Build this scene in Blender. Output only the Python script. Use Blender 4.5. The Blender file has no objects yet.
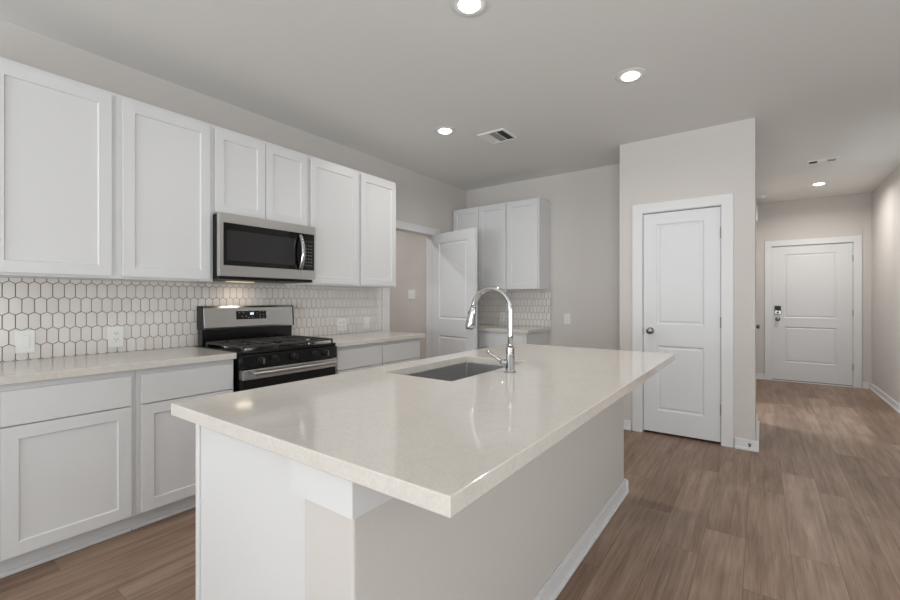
import bpy, bmesh, math, random
from mathutils import Vector, Matrix
random.seed(7)
PI = math.pi
S = bpy.context.scene
COL = S.collection

# ------------------------------------------------------------------ camera
CAMX, CAMZ = 3.29, 1.247
cam = bpy.data.cameras.new('camera')
cam.sensor_width = 36.0
cam.lens = 36.0 * 428.3 / 900.0
cam.shift_y = -0.6 / 900.0
cam.clip_start = 0.02
camera = bpy.data.objects.new('camera', cam)
COL.objects.link(camera)
camera.location = (CAMX, 0.0, CAMZ)
camera.rotation_euler = (PI / 2, 0.0, 0.6282)
S.camera = camera

# ------------------------------------------------------------------ world, exposure
S.view_settings.view_transform = 'Standard'
S.view_settings.look = 'None'
S.view_settings.gamma = 1.0
S.view_settings.exposure = -0.2
w = bpy.data.worlds.new('sky')
S.world = w
w.use_nodes = True
bg = w.node_tree.nodes['Background']
bg.inputs[0].default_value = (0.80, 0.90, 1.0, 1)
bg.inputs[1].default_value = 0.6

# ------------------------------------------------------------------ daylight through the windows behind the camera
def area(name, loc, rot, sx, sy, power, col, spread=PI):
    l = bpy.data.lights.new(name, 'AREA')
    l.shape = 'RECTANGLE'
    l.size, l.size_y = sx, sy
    l.energy = power
    l.color = col
    l.spread = spread
    o = bpy.data.objects.new(name, l)
    COL.objects.link(o)
    o.location = loc
    o.rotation_euler = rot
    return o
DAY = (0.82, 0.92, 1.0)
area('window_daylight', (1.4, -4.05, 1.35), (PI / 2, 0, 0), 2.0, 2.1, 17, DAY)
area('window_daylight', (4.9, -4.05, 1.35), (PI / 2, 0, 0), 2.6, 2.1, 22, DAY)
area('side_window_daylight', (7.55, 0.2, 1.45), (PI / 2, 0, PI / 2), 2.4, 1.8, 14, DAY)
# upward fill lamps added at the same windows to brighten the ceiling
area('ceiling_fill', (1.4, -4.04, 1.0), (PI / 2 + 0.75, 0, 0), 2.0, 1.4, 84, (0.93, 0.97, 1.0), 2.3)
area('ceiling_fill', (4.9, -4.04, 1.0), (PI / 2 + 0.75, 0, 0), 2.6, 1.4, 126, (0.93, 0.97, 1.0), 2.3)
area('ceiling_fill', (7.54, 0.2, 1.1), (PI / 2 + 0.75, 0, PI / 2), 2.4, 1.1, 70, (0.93, 0.97, 1.0), 2.3)
area('side_hall_daylight', (1.6, 5.95, 1.6), (PI / 2, 0, -PI / 2), 0.8, 1.4, 62, DAY)

WARM = (1.0, 0.97, 0.93)
def lamp(name, loc, power, size, col=WARM, spread=PI * 0.9):
    l = bpy.data.lights.new(name, 'AREA')
    l.shape = 'DISK'
    l.size = size
    l.energy = power
    l.color = col
    l.spread = spread
    o = bpy.data.objects.new(name, l)
    COL.objects.link(o)
    o.location = loc
    return o

# ------------------------------------------------------------------ materials
def lin(c):
    return tuple(((v / 255) / 12.92 if v / 255 <= 0.04045 else ((v / 255 + 0.055) / 1.055) ** 2.4) for v in c) + (1,)
def mat(name, rgb, rough=0.5, metal=0.0, bump=0.0, bscale=200.0, spec=0.5, coat=0.0):
    m = bpy.data.materials.new(name)
    m.use_nodes = True
    nt = m.node_tree
    b = nt.nodes['Principled BSDF']
    b.inputs['Base Color'].default_value = lin(rgb)
    b.inputs['Roughness'].default_value = rough
    b.inputs['Metallic'].default_value = metal
    b.inputs['Specular IOR Level'].default_value = spec
    b.inputs['Coat Weight'].default_value = coat
    if bump:
        tc = nt.nodes.new('ShaderNodeTexCoord')
        n = nt.nodes.new('ShaderNodeTexNoise')
        n.inputs['Scale'].default_value = bscale
        n.inputs['Detail'].default_value = 3
        bp = nt.nodes.new('ShaderNodeBump')
        bp.inputs['Strength'].default_value = bump
        bp.inputs['Distance'].default_value = 0.002
        nt.links.new(tc.outputs['Object'], n.inputs['Vector'])
        nt.links.new(n.outputs['Fac'], bp.inputs['Height'])
        nt.links.new(bp.outputs['Normal'], b.inputs['Normal'])
    return m
def emis(name, rgb, s):
    m = bpy.data.materials.new(name)
    m.use_nodes = True
    b = m.node_tree.nodes['Principled BSDF']
    b.inputs['Base Color'].default_value = lin(rgb)
    b.inputs['Emission Color'].default_value = lin(rgb)
    b.inputs['Emission Strength'].default_value = s
    return m

M = {}
M['wall'] = mat('wall_paint', (208, 203, 198), 0.75, bump=0.35, bscale=70, spec=0.3)
M['ceiling'] = mat('ceiling_paint', (230, 229, 226), 0.85, bump=0.3, bscale=60, spec=0.2)
M['white'] = mat('cabinet_paint', (222, 222, 222), 0.36)
M['trim'] = mat('trim_paint', (222, 222, 222), 0.38)
M['door'] = mat('door_paint', (221, 222, 223), 0.42)
M['inner'] = mat('cabinet_inside', (200, 195, 188), 0.6)
M['chrome'] = mat('chrome', (196, 196, 197), 0.10, 1.0)
M['nickel'] = mat('satin_nickel', (150, 146, 140), 0.25, 1.0)
M['bronze'] = mat('aged_nickel', (110, 104, 98), 0.3, 1.0)
M['enamel'] = mat('black_enamel', (10, 10, 11), 0.15)
M['iron'] = mat('cast_iron', (52, 52, 51), 0.5, spec=0.6)
M['plastic'] = mat('black_plastic', (14, 14, 15), 0.45)
M['glass'] = mat('black_glass', (9, 9, 10), 0.05)
M['window'] = mat('oven_window', (44, 44, 45), 0.08)
M['plate'] = mat('plate_plastic', (236, 235, 232), 0.3)
M['slot'] = mat('dark_slot', (40, 38, 36), 0.6)
M['vent_dark'] = mat('vent_dark_grey', (96, 98, 94), 0.7)
M['grey'] = mat('vent_grey', (150, 150, 148), 0.5)
M['rubber'] = mat('rubber', (30, 30, 30), 0.6)
M['lens'] = emis('lamp_lens', (255, 250, 242), 16.0)
M['lamp_cover'] = emis('cooktop_lamp_cover', (255, 226, 180), 0.7)
M['digit'] = emis('display_digits', (235, 240, 255), 1.3)
M['key'] = mat('key_legend', (150, 150, 152), 0.5)
M['grout'] = mat('grout', (104, 95, 89), 0.9)

def steel():
    m = mat('stainless_steel', (204, 204, 203), 0.27, 1.0)
    nt = m.node_tree
    b = nt.nodes['Principled BSDF']
    tc = nt.nodes.new('ShaderNodeTexCoord')
    mp = nt.nodes.new('ShaderNodeMapping')
    mp.inputs['Scale'].default_value = (40, 6, 1500)
    n = nt.nodes.new('ShaderNodeTexNoise')
    n.inputs['Scale'].default_value = 1.0
    r = nt.nodes.new('ShaderNodeMapRange')
    r.inputs['To Min'].default_value = 0.26
    r.inputs['To Max'].default_value = 0.32
    nt.links.new(tc.outputs['Object'], mp.inputs[0])
    nt.links.new(mp.outputs[0], n.inputs['Vector'])
    nt.links.new(n.outputs['Fac'], r.inputs[0])
    nt.links.new(r.outputs[0], b.inputs['Roughness'])
    mp2 = nt.nodes.new('ShaderNodeMapping'); mp2.inputs['Scale'].default_value = (2500, 4, 2500)
    n2 = nt.nodes.new('ShaderNodeTexNoise'); n2.inputs['Scale'].default_value = 1.0
    bp = nt.nodes.new('ShaderNodeBump'); bp.inputs['Strength'].default_value = 0.12; bp.inputs['Distance'].default_value = 0.0005
    nt.links.new(tc.outputs['Object'], mp2.inputs[0]); nt.links.new(mp2.outputs[0], n2.inputs['Vector'])
    nt.links.new(n2.outputs['Fac'], bp.inputs['Height']); nt.links.new(bp.outputs[0], b.inputs['Normal'])
    return m
M['steel'] = steel()
M['sink'] = mat('sink_steel', (208, 208, 208), 0.33, 1.0)

def quartz():
    m = mat('white_quartz', (222, 219, 213), 0.085, spec=0.6)
    nt = m.node_tree
    b = nt.nodes['Principled BSDF']
    tc = nt.nodes.new('ShaderNodeTexCoord')
    n1 = nt.nodes.new('ShaderNodeTexNoise')
    n1.inputs['Scale'].default_value = 7.0
    n1.inputs['Detail'].default_value = 8
    n1.inputs['Distortion'].default_value = 1.6
    r1 = nt.nodes.new('ShaderNodeValToRGB')
    e = r1.color_ramp.elements
    e[0].position = 0.46; e[0].color = (0, 0, 0, 1)
    e[1].position = 0.54; e[1].color = (0, 0, 0, 1)
    k = e.new(0.50); k.color = (1, 1, 1, 1)
    n2 = nt.nodes.new('ShaderNodeTexNoise')
    n2.inputs['Scale'].default_value = 160.0
    n2.inputs['Detail'].default_value = 2
    r2 = nt.nodes.new('ShaderNodeMapRange')
    r2.inputs['From Min'].default_value = 0.35; r2.inputs['From Max'].default_value = 0.65
    mx = nt.nodes.new('ShaderNodeMix'); mx.data_type = 'RGBA'
    mx.inputs[6].default_value = lin((211, 206, 198)); mx.inputs[7].default_value = lin((218, 214, 207))
    mx2 = nt.nodes.new('ShaderNodeMix'); mx2.data_type = 'RGBA'
    mx2.inputs[7].default_value = lin((197, 189, 178))
    mu = nt.nodes.new('ShaderNodeMath'); mu.operation = 'MULTIPLY'; mu.inputs[1].default_value = 0.2
    L = nt.links.new
    L(tc.outputs['Object'], n1.inputs['Vector']); L(tc.outputs['Object'], n2.inputs['Vector'])
    L(n1.outputs['Fac'], r1.inputs[0]); L(n2.outputs['Fac'], r2.inputs[0])
    L(r2.outputs[0], mx.inputs[0]); L(mx.outputs[2], mx2.inputs[6])
    L(r1.outputs[0], mu.inputs[0]); L(mu.outputs[0], mx2.inputs[0])
    L(mx2.outputs[2], b.inputs['Base Color'])
    return m
M['quartz'] = quartz()

def tile_mat():
    m = mat('picket_tile', (222, 217, 211), 0.16)
    nt = m.node_tree
    b = nt.nodes['Principled BSDF']
    g = nt.nodes.new('ShaderNodeNewGeometry')
    r = nt.nodes.new('ShaderNodeValToRGB')
    e = r.color_ramp.elements
    e[0].position = 0.0; e[0].color = lin((224, 218, 212))
    e[1].position = 1.0; e[1].color = lin((228, 223, 218))
    nt.links.new(g.outputs['Random Per Island'], r.inputs[0])
    nt.links.new(r.outputs[0], b.inputs['Base Color'])
    return m
M['tile'] = tile_mat()

def floor_mat():
    m = mat('plank_floor', (130, 108, 94), 0.42, spec=0.4)
    nt = m.node_tree
    N = nt.nodes.new
    L = nt.links.new
    b = nt.nodes['Principled BSDF']
    PW, PL = 0.182, 1.22
    tc = N('ShaderNodeTexCoord')
    sp = N('ShaderNodeSeparateXYZ')
    L(tc.outputs['Object'], sp.inputs[0])
    def math_(op, a, bb=None):
        n = N('ShaderNodeMath'); n.operation = op
        for i, v in enumerate((a, bb)):
            if v is None: continue
            if isinstance(v, (int, float)): n.inputs[i].default_value = v
            else: L(v, n.inputs[i])
        return n.outputs[0]
    u = math_('DIVIDE', math_('ADD', sp.outputs[0], 0.05), PW)
    col = math_('FLOOR', u)
    wn = N('ShaderNodeTexWhiteNoise'); wn.noise_dimensions = '1D'
    L(col, wn.inputs['W'])
    v = math_('ADD', math_('DIVIDE', sp.outputs[1], PL), math_('MULTIPLY', wn.outputs['Value'], 7.0))
    row = math_('FLOOR', v)
    cb = N('ShaderNodeCombineXYZ'); L(col, cb.inputs[0]); L(row, cb.inputs[1])
    wn2 = N('ShaderNodeTexWhiteNoise'); wn2.noise_dimensions = '2D'
    L(cb.outputs[0], wn2.inputs['Vector'])
    # grain, stretched along each plank and shifted from plank to plank
    off = N('ShaderNodeVectorMath'); off.operation = 'SCALE'; off.inputs[3].default_value = 13.0
    L(wn2.outputs['Color'], off.inputs[0])
    ad = N('ShaderNodeVectorMath'); ad.operation = 'ADD'
    L(tc.outputs['Object'], ad.inputs[0]); L(off.outputs[0], ad.inputs[1])
    def grain(scale, det, dist):
        mp = N('ShaderNodeMapping'); mp.inputs['Scale'].default_value = scale
        L(ad.outputs[0], mp.inputs[0])
        n = N('ShaderNodeTexNoise'); n.inputs['Scale'].default_value = 1.0
        n.inputs['Detail'].default_value = det; n.inputs['Distortion'].default_value = dist
        L(mp.outputs[0], n.inputs['Vector'])
        return n.outputs['Fac']
    g1 = grain((24, 1.3, 1), 6, 0.6)
    g2 = grain((120, 5, 1), 4, 0.3)
    g3 = grain((5, 2.2, 1), 3, 0.8)
    f = math_('ADD', math_('ADD', math_('MULTIPLY', g1, 0.50), math_('MULTIPLY', g2, 0.32)), math_('ADD', math_('MULTIPLY', g3, 0.24), math_('ADD', math_('MULTIPLY', wn2.outputs['Value'], 0.13), 0.035)))
    r = N('ShaderNodeValToRGB')
    e = r.color_ramp.elements
    e[0].position = 0.46; e[0].color = lin((110, 86, 69))
    e[1].position = 0.84; e[1].color = lin((172, 149, 130))
    k = e.new(0.62); k.color = lin((139, 114, 96))
    L(f, r.inputs[0])
    # seams
    fu = math_('FRACT', u); fv = math_('FRACT', v)
    du = math_('MULTIPLY', math_('MINIMUM', fu, math_('SUBTRACT', 1.0, fu)), PW)
    dv = math_('MULTIPLY', math_('MINIMUM', fv, math_('SUBTRACT', 1.0, fv)), PL)
    d = math_('MINIMUM', du, dv)
    sm = N('ShaderNodeMapRange'); sm.inputs['From Min'].default_value = 0.0006; sm.inputs['From Max'].default_value = 0.0022
    L(d, sm.inputs[0])
    mx = N('ShaderNodeMix'); mx.data_type = 'RGBA'
    mx.inputs[6].default_value = lin((114, 93, 78))
    L(sm.outputs[0], mx.inputs[0]); L(r.outputs[0], mx.inputs[7])
    L(mx.outputs[2], b.inputs['Base Color'])
    bp = N('ShaderNodeBump'); bp.inputs['Strength'].default_value = 0.25; bp.inputs['Distance'].default_value = 0.001
    hs = math_('ADD', math_('MULTIPLY', sm.outputs[0], 1.0), math_('MULTIPLY', g2, 0.4))
    L(hs, bp.inputs['Height']); L(bp.outputs[0], b.inputs['Normal'])
    return m
M['floor'] = floor_mat()

# ------------------------------------------------------------------ mesh helpers
def box(bm, x0, x1, y0, y1, z0, z1):
    vs = [bm.verts.new((x, y, z)) for x in (x0, x1) for y in (y0, y1) for z in (z0, z1)]
    for f in ((0, 1, 3, 2), (4, 6, 7, 5), (0, 4, 5, 1), (2, 3, 7, 6), (0, 2, 6, 4), (1, 5, 7, 3)):
        bm.faces.new([vs[i] for i in f])
    return bm
def boxes(*bs):
    bm = bmesh.new()
    for b in bs: box(bm, *b)
    return bm
def obj(name, bm, m, parent=None, bevel=0.0, smooth=False, seg=2):
    bmesh.ops.recalc_face_normals(bm, faces=bm.faces)
    me = bpy.data.meshes.new(name)
    bm.to_mesh(me); bm.free()
    me.materials.append(M[m] if isinstance(m, str) else m)
    if smooth:
        for p in me.polygons: p.use_smooth = True
    o = bpy.data.objects.new(name, me)
    COL.objects.link(o)
    if parent is not None:
        o.parent = parent
        if parent.type == 'EMPTY':   # parts are modelled in world coordinates
            o.matrix_parent_inverse = Matrix.Translation(-parent.location)
    if bevel:
        md = o.modifiers.new('bevel', 'BEVEL')
        md.width = bevel; md.segments = seg; md.limit_method = 'ANGLE'; md.angle_limit = 0.6
        md.harden_normals = False
    return o
def tag(o, label=None, cat=None, group=None, kind=None):
    if label: o['label'] = label
    if cat: o['category'] = cat
    if group: o['group'] = group
    if kind: o['kind'] = kind
    return o
def thing(name, loc, label, cat, group=None):
    o = bpy.data.objects.new(name, None)
    o.empty_display_size = 0.05
    COL.objects.link(o)
    o.location = loc
    return tag(o, label, cat, group)
def struct(name, bm, m, label, cat, bevel=0.0, parent=None):
    o = obj(name, bm, m, parent, bevel)
    if parent is None: tag(o, label, cat, None, 'structure')
    return o
def tube(bm, pts, rad, seg=16, cap=True):
    pts = [Vector(p) for p in pts]
    n = len(pts)
    rs = rad if isinstance(rad, (list, tuple)) else [rad] * n
    t = [(pts[min(i + 1, n - 1)] - pts[max(i - 1, 0)]).normalized() for i in range(n)]
    up = Vector((0, 0, 1)) if abs(t[0].z) < 0.9 else Vector((0, 1, 0))
    a = t[0].cross(up).normalized()
    rings = []
    for i in range(n):
        a = (a - t[i] * a.dot(t[i])).normalized()
        b = t[i].cross(a)
        rings.append([bm.verts.new(pts[i] + (a * math.cos(2 * PI * k / seg) + b * math.sin(2 * PI * k / seg)) * rs[i]) for k in range(seg)])
    for i in range(n - 1):
        for k in range(seg):
            bm.faces.new((rings[i][k], rings[i][(k + 1) % seg], rings[i + 1][(k + 1) % seg], rings[i + 1][k]))
    if cap:
        bm.faces.new(rings[0]); bm.faces.new(rings[-1])
    return bm
def _lathe(bm, o, ax, prof, seg):
    up = Vector((0, 0, 1)) if abs(ax.z) < 0.9 else Vector((0, 1, 0))
    a = ax.cross(up).normalized(); b = ax.cross(a)
    rings = []
    for d, r in prof:
        r = max(r, 2e-4)
        rings.append([bm.verts.new(o + ax * d + (a * math.cos(2 * PI * k / seg) + b * math.sin(2 * PI * k / seg)) * r) for k in range(seg)])
    for i in range(len(rings) - 1):
        for k in range(seg):
            bm.faces.new((rings[i][k], rings[i][(k + 1) % seg], rings[i + 1][(k + 1) % seg], rings[i + 1][k]))
    bm.faces.new(rings[0]); bm.faces.new(rings[-1])
    return bm

def panel_slab(bm, org, ud, nd, w, h, t, rects, prof, back=True):
    """A door slab: rects = panel fields (u0,u1,v0,v1) in one column; prof = (inset, depth) loops; nd points out of the shown face."""
    org = Vector(org); ud = Vector(ud).normalized(); nd = Vector(nd).normalized(); vd = Vector((0, 0, 1))
    def P(u, v, n): return bm.verts.new(org + ud * u + vd * v + nd * n)
    def quad(*q): bm.faces.new([P(*p) for p in q])
    def side(n0, s):
        rs = sorted(rects, key=lambda r: r[2])
        u0, u1 = rs[0][0], rs[0][1]
        vs = [0] + [x for r in rs for x in (r[2], r[3])] + [h]
        quad((0, 0, n0), (u0, 0, n0), (u0, h, n0), (0, h, n0))
        quad((u1, 0, n0), (w, 0, n0), (w, h, n0), (u1, h, n0))
        for i in range(0, len(vs), 2):
            quad((u0, vs[i], n0), (u1, vs[i], n0), (u1, vs[i + 1], n0), (u0, vs[i + 1], n0))
        for r in rs:
            loops = [(0, 0)] + list(prof)
            for (i0, d0), (i1, d1) in zip(loops, loops[1:]):
                A = [(r[0] + i0, r[2] + i0), (r[1] - i0, r[2] + i0), (r[1] - i0, r[3] - i0), (r[0] + i0, r[3] - i0)]
                B = [(r[0] + i1, r[2] + i1), (r[1] - i1, r[2] + i1), (r[1] - i1, r[3] - i1), (r[0] + i1, r[3] - i1)]
                for k in range(4):
                    j = (k + 1) % 4
                    quad((*A[k], n0 - s * d0), (*A[j], n0 - s * d0), (*B[j], n0 - s * d1), (*B[k], n0 - s * d1))
            i, d = loops[-1]
            quad((r[0] + i, r[2] + i, n0 - s * d), (r[1] - i, r[2] + i, n0 - s * d), (r[1] - i, r[3] - i, n0 - s * d), (r[0] + i, r[3] - i, n0 - s * d))
    side(0, 1)
    if back: side(-t, -1)
    else: quad((0, 0, -t), (w, 0, -t), (w, h, -t), (0, h, -t))
    quad((0, 0, 0), (0, h, 0), (0, h, -t), (0, 0, -t)); quad((w, 0, 0), (w, h, 0), (w, h, -t), (w, 0, -t))
    quad((0, 0, 0), (w, 0, 0), (w, 0, -t), (0, 0, -t)); quad((0, h, 0), (w, h, 0), (w, h, -t), (0, h, -t))
    bmesh.ops.remove_doubles(bm, verts=bm.verts, dist=1e-5)
    return bm
SHAKER = [(0.0035, 0.009)]
MOULD = [(0.004, 0.004), (0.013, 0.009), (0.022, 0.009), (0.032, 0.004)]
def shaker_door(org, ud, nd, w, h, parent, stile=0.058, name='door'):
    bm = panel_slab(bmesh.new(), org, ud, nd, w, h, 0.019, [(stile, w - stile, stile, h - stile)], SHAKER, back=False)
    return obj(name, bm, 'white', parent, 0.0012, seg=1)
def slab_front(org, ud, nd, w, h, parent):
    o = Vector(org); u = Vector(ud); n = Vector(nd)
    a = o; b = o + u * w - n * 0.019 + Vector((0, 0, h))
    bm = boxes((min(a.x, b.x), max(a.x, b.x), min(a.y, b.y), max(a.y, b.y), a.z, b.z))
    return obj('drawer', bm, 'white', parent, 0.0018, seg=2)

# ================================================================== THE SETTING
H = 2.743
T = 0.12
YB = 4.91           # back wall
YC, XC0, XC1 = 4.327, 2.18, 3.25    # closet front
YF = 8.28           # front door wall
XR = 4.535          # right hall wall
struct('floor', boxes((-2.2, 7.6, -4.1, 8.5, -0.06, 0.0)), 'floor', 'brown wood plank floor running from the kitchen into the entry hall', 'floor')
struct('ceiling', boxes((-2.2, 7.6, -4.1, 8.5, H, H + 0.06)), 'ceiling', 'flat grey painted ceiling with round recessed lights', 'ceiling')
DY0, DY1, DH = 3.375, 4.205, 2.055   # doorway in the left wall (rough opening)
struct('wall_left', boxes((-T, 0, -4.1, DY0, 0, H), (-T, 0, DY0, DY1, DH, H), (-T, 0, DY1, YB + T, 0, H)), 'wall', 'grey kitchen wall behind the range, with an open doorway', 'wall')
struct('wall_back', boxes((0, XC0 + 0.12, YB, YB + T, 0, H)), 'wall', 'grey wall behind the short counter, beside the white closet', 'wall')
CX0, CX1, CH = 2.372, 3.03, 2.062
struct('wall_closet', boxes((XC0, CX0, YC, YC + T, 0, H), (CX1, XC1, YC, YC + T, 0, H), (CX0, CX1, YC, YC + T, CH, H),
    (XC0, XC0 + T, YC + T, YB + T, 0, H), (XC1 - T, XC1, YC + T, 5.35, 0, H), (XC0 + T, XC1 - T, 5.23, 5.35, 0, H)), 'wall', 'grey boxed-out closet wall around the narrow two-panel door', 'wall')
struct('wall_hall_left', boxes((XC1 - T - 0.045, XC1 - 0.045, 6.35, YF + T, 0, H), (XC1 - T - 0.045, XC1 - 0.045, 5.35, 6.35, 2.2, H)), 'wall', 'grey left wall of the entry hall past the closet', 'wall')
FX0, FX1, FH = 3.405, 4.366, 2.075
struct('wall_hall_end', boxes((XC1 - 0.045, FX0, YF, YF + T, 0, H), (FX1, XR + T, YF, YF + T, 0, H), (FX0, FX1, YF, YF + T, FH, H)), 'wall', 'grey end wall of the hall around the front door', 'wall')
struct('wall_right', boxes((XR, XR + T, 4.6, YF, 0, H)), 'wall', 'pale grey right wall of the entry hall', 'wall')
struct('wall_great_room', boxes((XR + T, 7.6, 4.6, 4.72, 0, H)), 'wall', 'grey wall of the living room outside the picture', 'wall')
def wall_y(y0, y1, x0, x1, holes):
    bs = []; x = x0
    for (a, b, z0, z1) in holes:
        bs += [(x, a, y0, y1, 0, H), (a, b, y0, y1, 0, z0), (a, b, y0, y1, z1, H)]; x = b
    bs.append((x, x1, y0, y1, 0, H))
    return boxes(*[b for b in bs if b[5] > b[4]])
struct('wall_rear', wall_y(-4.1, -3.98, 0, 7.6, [(0.4, 2.4, 0.3, 2.4), (3.6, 6.2, 0.3, 2.4)]), 'wall', 'grey living room wall behind the viewer, with two window openings', 'wall')
bm = boxes((7.48, 7.6, -3.98, -1.0, 0, H), (7.48, 7.6, -1.0, 1.4, 0, 0.55), (7.48, 7.6, -1.0, 1.4, 2.35, H), (7.48, 7.6, 1.4, 4.6, 0, H))
struct('wall_side', bm, 'wall', 'grey living room wall to the right of the viewer, with one window opening', 'wall')
# utility room behind the doorway
struct('wall_utility_side', boxes((-2.2, -T, 4.25, 4.37, 0, H)), 'wall', 'grey utility room wall seen through the open doorway', 'wall')
struct('wall_utility_near', boxes((-2.2, -T, 2.1, 2.22, 0, H)), 'wall', 'near wall of the utility room beyond the doorway', 'wall')
struct('wall_utility_end', boxes((-2.2, -2.08, 2.22, 4.25, 0, H)), 'wall', 'far wall of the utility room beyond the doorway', 'wall')
# side passage past the closet
struct('wall_passage_near', boxes((1.5, XC0 + T, 5.23, 5.35, 0, H)), 'wall', 'wall of the side passage behind the closet', 'wall')
struct('wall_passage_far', boxes((1.5, XC1 - T - 0.045, 6.35, 6.47, 0, H)), 'wall', 'far wall of the side passage off the hall', 'wall')

# baseboards (board + shoe moulding)
def base_bm(bm, x0, x1, y0, y1, n):
    """board on a wall run; n = outward direction"""
    t, h, s = 0.014, 0.080, 0.026
    for (tt, z0, z1) in ((t, 0, h), (t * 0.6, h, h + 0.008), (s, 0, 0.018)):
        if n == '+x': box(bm, x0, x0 + tt, y0, y1, z0, z1)
        if n == '-x': box(bm, x0 - tt, x0, y0, y1, z0, z1)
        if n == '-y': box(bm, x0, x1, y0 - tt, y0, z0, z1)
        if n == '+y': box(bm, x0, x1, y0, y0 + tt, z0, z1)
    return bm
b = bmesh.new(); base_bm(b, XC0, 2.287, YC, YC, '-y'); base_bm(b, 3.112, XC1 + 0.026, YC, YC, '-y'); base_bm(b, XC1, XC1, YC, 5.35, '+x')
struct('baseboard_closet', b, 'trim', 'white baseboard around the closet corner', 'baseboard', 0.002)
b = bmesh.new(); base_bm(b, 1.25, XC0, YB, YB, '-y')
struct('baseboard_back', b, 'trim', 'white baseboard of the alcove behind the island', 'baseboard', 0.002)
b = bmesh.new(); base_bm(b, XR, XR, 4.6, YF, '-x')
struct('baseboard_right', b, 'trim', 'white baseboard along the right hall wall', 'baseboard', 0.002)
b = bmesh.new(); base_bm(b, XC1 - 0.045, 3.335, YF, YF, '-y'); base_bm(b, 4.442, XR - 0.026, YF, YF, '-y')
struct('baseboard_hall_end', b, 'trim', 'white baseboard beside the front door', 'baseboard', 0.002)
b = bmesh.new(); base_bm(b, -2.08, -T, 4.25, 4.25, '-y')
struct('baseboard_utility', b, 'trim', 'white baseboard of the utility room', 'baseboard', 0.002)

# casings and jambs
CW = 0.086
def casing_y(x0, x1, h, y, d=1):
    """flat casing on a wall facing -y around clear opening x0..x1"""
    t = 0.018
    return boxes((x0 - CW, x0, y - t, y, 0, h + CW), (x1, x1 + CW, y - t, y, 0, h + CW), (x0, x1, y - t, y, h, h + CW))
struct('trim_1', casing_y(CX0 + 0.014, CX1 - 0.014, CH - 0.008, YC), 'trim', 'white flat casing around the closet door', 'door casing', 0.002)
struct('trim_2', boxes((CX0, CX0 + 0.018, YC, YC + T, 0, CH), (CX1 - 0.018, CX1, YC, YC + T, 0, CH), (CX0 + 0.018, CX1 - 0.018, YC, YC + T, CH - 0.012, CH)), 'trim', 'white jamb of the closet door', 'door jamb')
struct('trim_3', casing_y(FX0 + 0.016, FX1 - 0.016, FH - 0.012, YF), 'trim', 'white flat casing around the front door', 'door casing', 0.002)
struct('trim_4', boxes((FX0, FX0 + 0.02, YF, YF + T, 0, FH), (FX1 - 0.02, FX1, YF, YF + T, 0, FH), (FX0 + 0.02, FX1 - 0.02, YF, YF + T, FH - 0.016, FH), (FX0 + 0.02, FX1 - 0.02, YF - 0.01, YF + T, 0, 0.014)), 'trim', 'white jamb and sill of the front door', 'door jamb')
struct('trim_5', boxes((0, 0.018, 3.285, 3.39, 0, 2.126), (0, 0.018, 4.188, 4.288, 0, 2.126), (0, 0.018, 3.39, 4.188, 2.04, 2.126)), 'trim', 'white flat casing around the open doorway at the end of the left wall', 'door casing', 0.002)
struct('trim_6', boxes((-T, 0, DY0, DY0 + 0.018, 0, DH), (-T, 0, DY1 - 0.018, DY1, 0, DH), (-T, 0, DY0 + 0.018, DY1 - 0.018, DH - 0.014, DH)), 'trim', 'white jamb of the open doorway', 'door jamb')

def hinges(pts, dirv, parent):
    for p in pts:
        b = bmesh.new(); tube(b, [Vector(p) - Vector((0, 0, 0.045)), Vector(p) + Vector((0, 0, 0.045))], 0.007, 10)
        tube(b, [Vector(p) - Vector((0, 0, 0.049)), Vector(p) + Vector((0, 0, 0.049))], 0.004, 8)
        obj('hinge', b, 'grey', parent)
def knob(p, n, parent, m='nickel'):
    b = _lathe(bmesh.new(), Vector(p), Vector(n).normalized(), [(0, 0.032), (0.006, 0.032), (0.010, 0.024), (0.012, 0.012), (0.030, 0.011), (0.036, 0.020), (0.044, 0.027), (0.054, 0.028), (0.062, 0.022), (0.066, 0.010), (0.067, 0)], 24)
    return obj('knob', b, m, parent, smooth=True)
# closet door
cd = thing('door_1', (2.70, YC + 0.02, 0), 'narrow white two-panel closet door right of the island', 'door'); cd['kind'] = 'structure'
x0, x1 = 2.394, 3.009
w_ = x1 - x0
b = panel_slab(bmesh.new(), (x0, YC + 0.008, 0.022), (1, 0, 0), (0, -1, 0), w_, 2.022, 0.035, [(0.112, w_ - 0.122, 0.20, 0.80), (0.112, w_ - 0.122, 0.995, 1.92)], MOULD)
obj('door_panel', b, 'door', cd)
knob((2.455, YC + 0.008, 0.955), (0, -1, 0), cd)
hinges([(3.012, YC + 0.003, z) for z in (0.30, 1.05, 1.82)], 0, cd)
b = boxes((x0 - 0.006, x0 + 0.0005, YC + 0.0055, YC + 0.03, 0.915, 0.985))
obj('latch_plate', b, 'bronze', cd)
# front door
fd = thing('door_2', (3.88, YF + 0.02, 0), 'white front door with black keypad lock at the end of the hall', 'door'); fd['kind'] = 'structure'
x0, x1 = 3.428, 4.343
w_ = x1 - x0
b = panel_slab(bmesh.new(), (x0, YF + 0.010, 0.022), (1, 0, 0), (0, -1, 0), w_, 2.034, 0.044, [(0.15, w_ - 0.17, 0.27, 0.81), (0.15, w_ - 0.17, 0.945, 1.91)], MOULD)
obj('door_panel', b, 'door', fd)
knob((3.497, YF + 0.01, 0.945), (0, -1, 0), fd)
hinges([(4.347, YF + 0.004, z) for z in (0.28, 1.05, 1.83)], 0, fd)
k = obj('keypad_lock', boxes((3.457, 3.537, YF - 0.012, YF + 0.0105, 1.02, 1.15)), 'nickel', fd, 0.006)
obj('keypad_screen', boxes((3.463, 3.531, YF - 0.018, YF - 0.0118, 1.075, 1.147)), 'plastic', k, 0.003)
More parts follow.
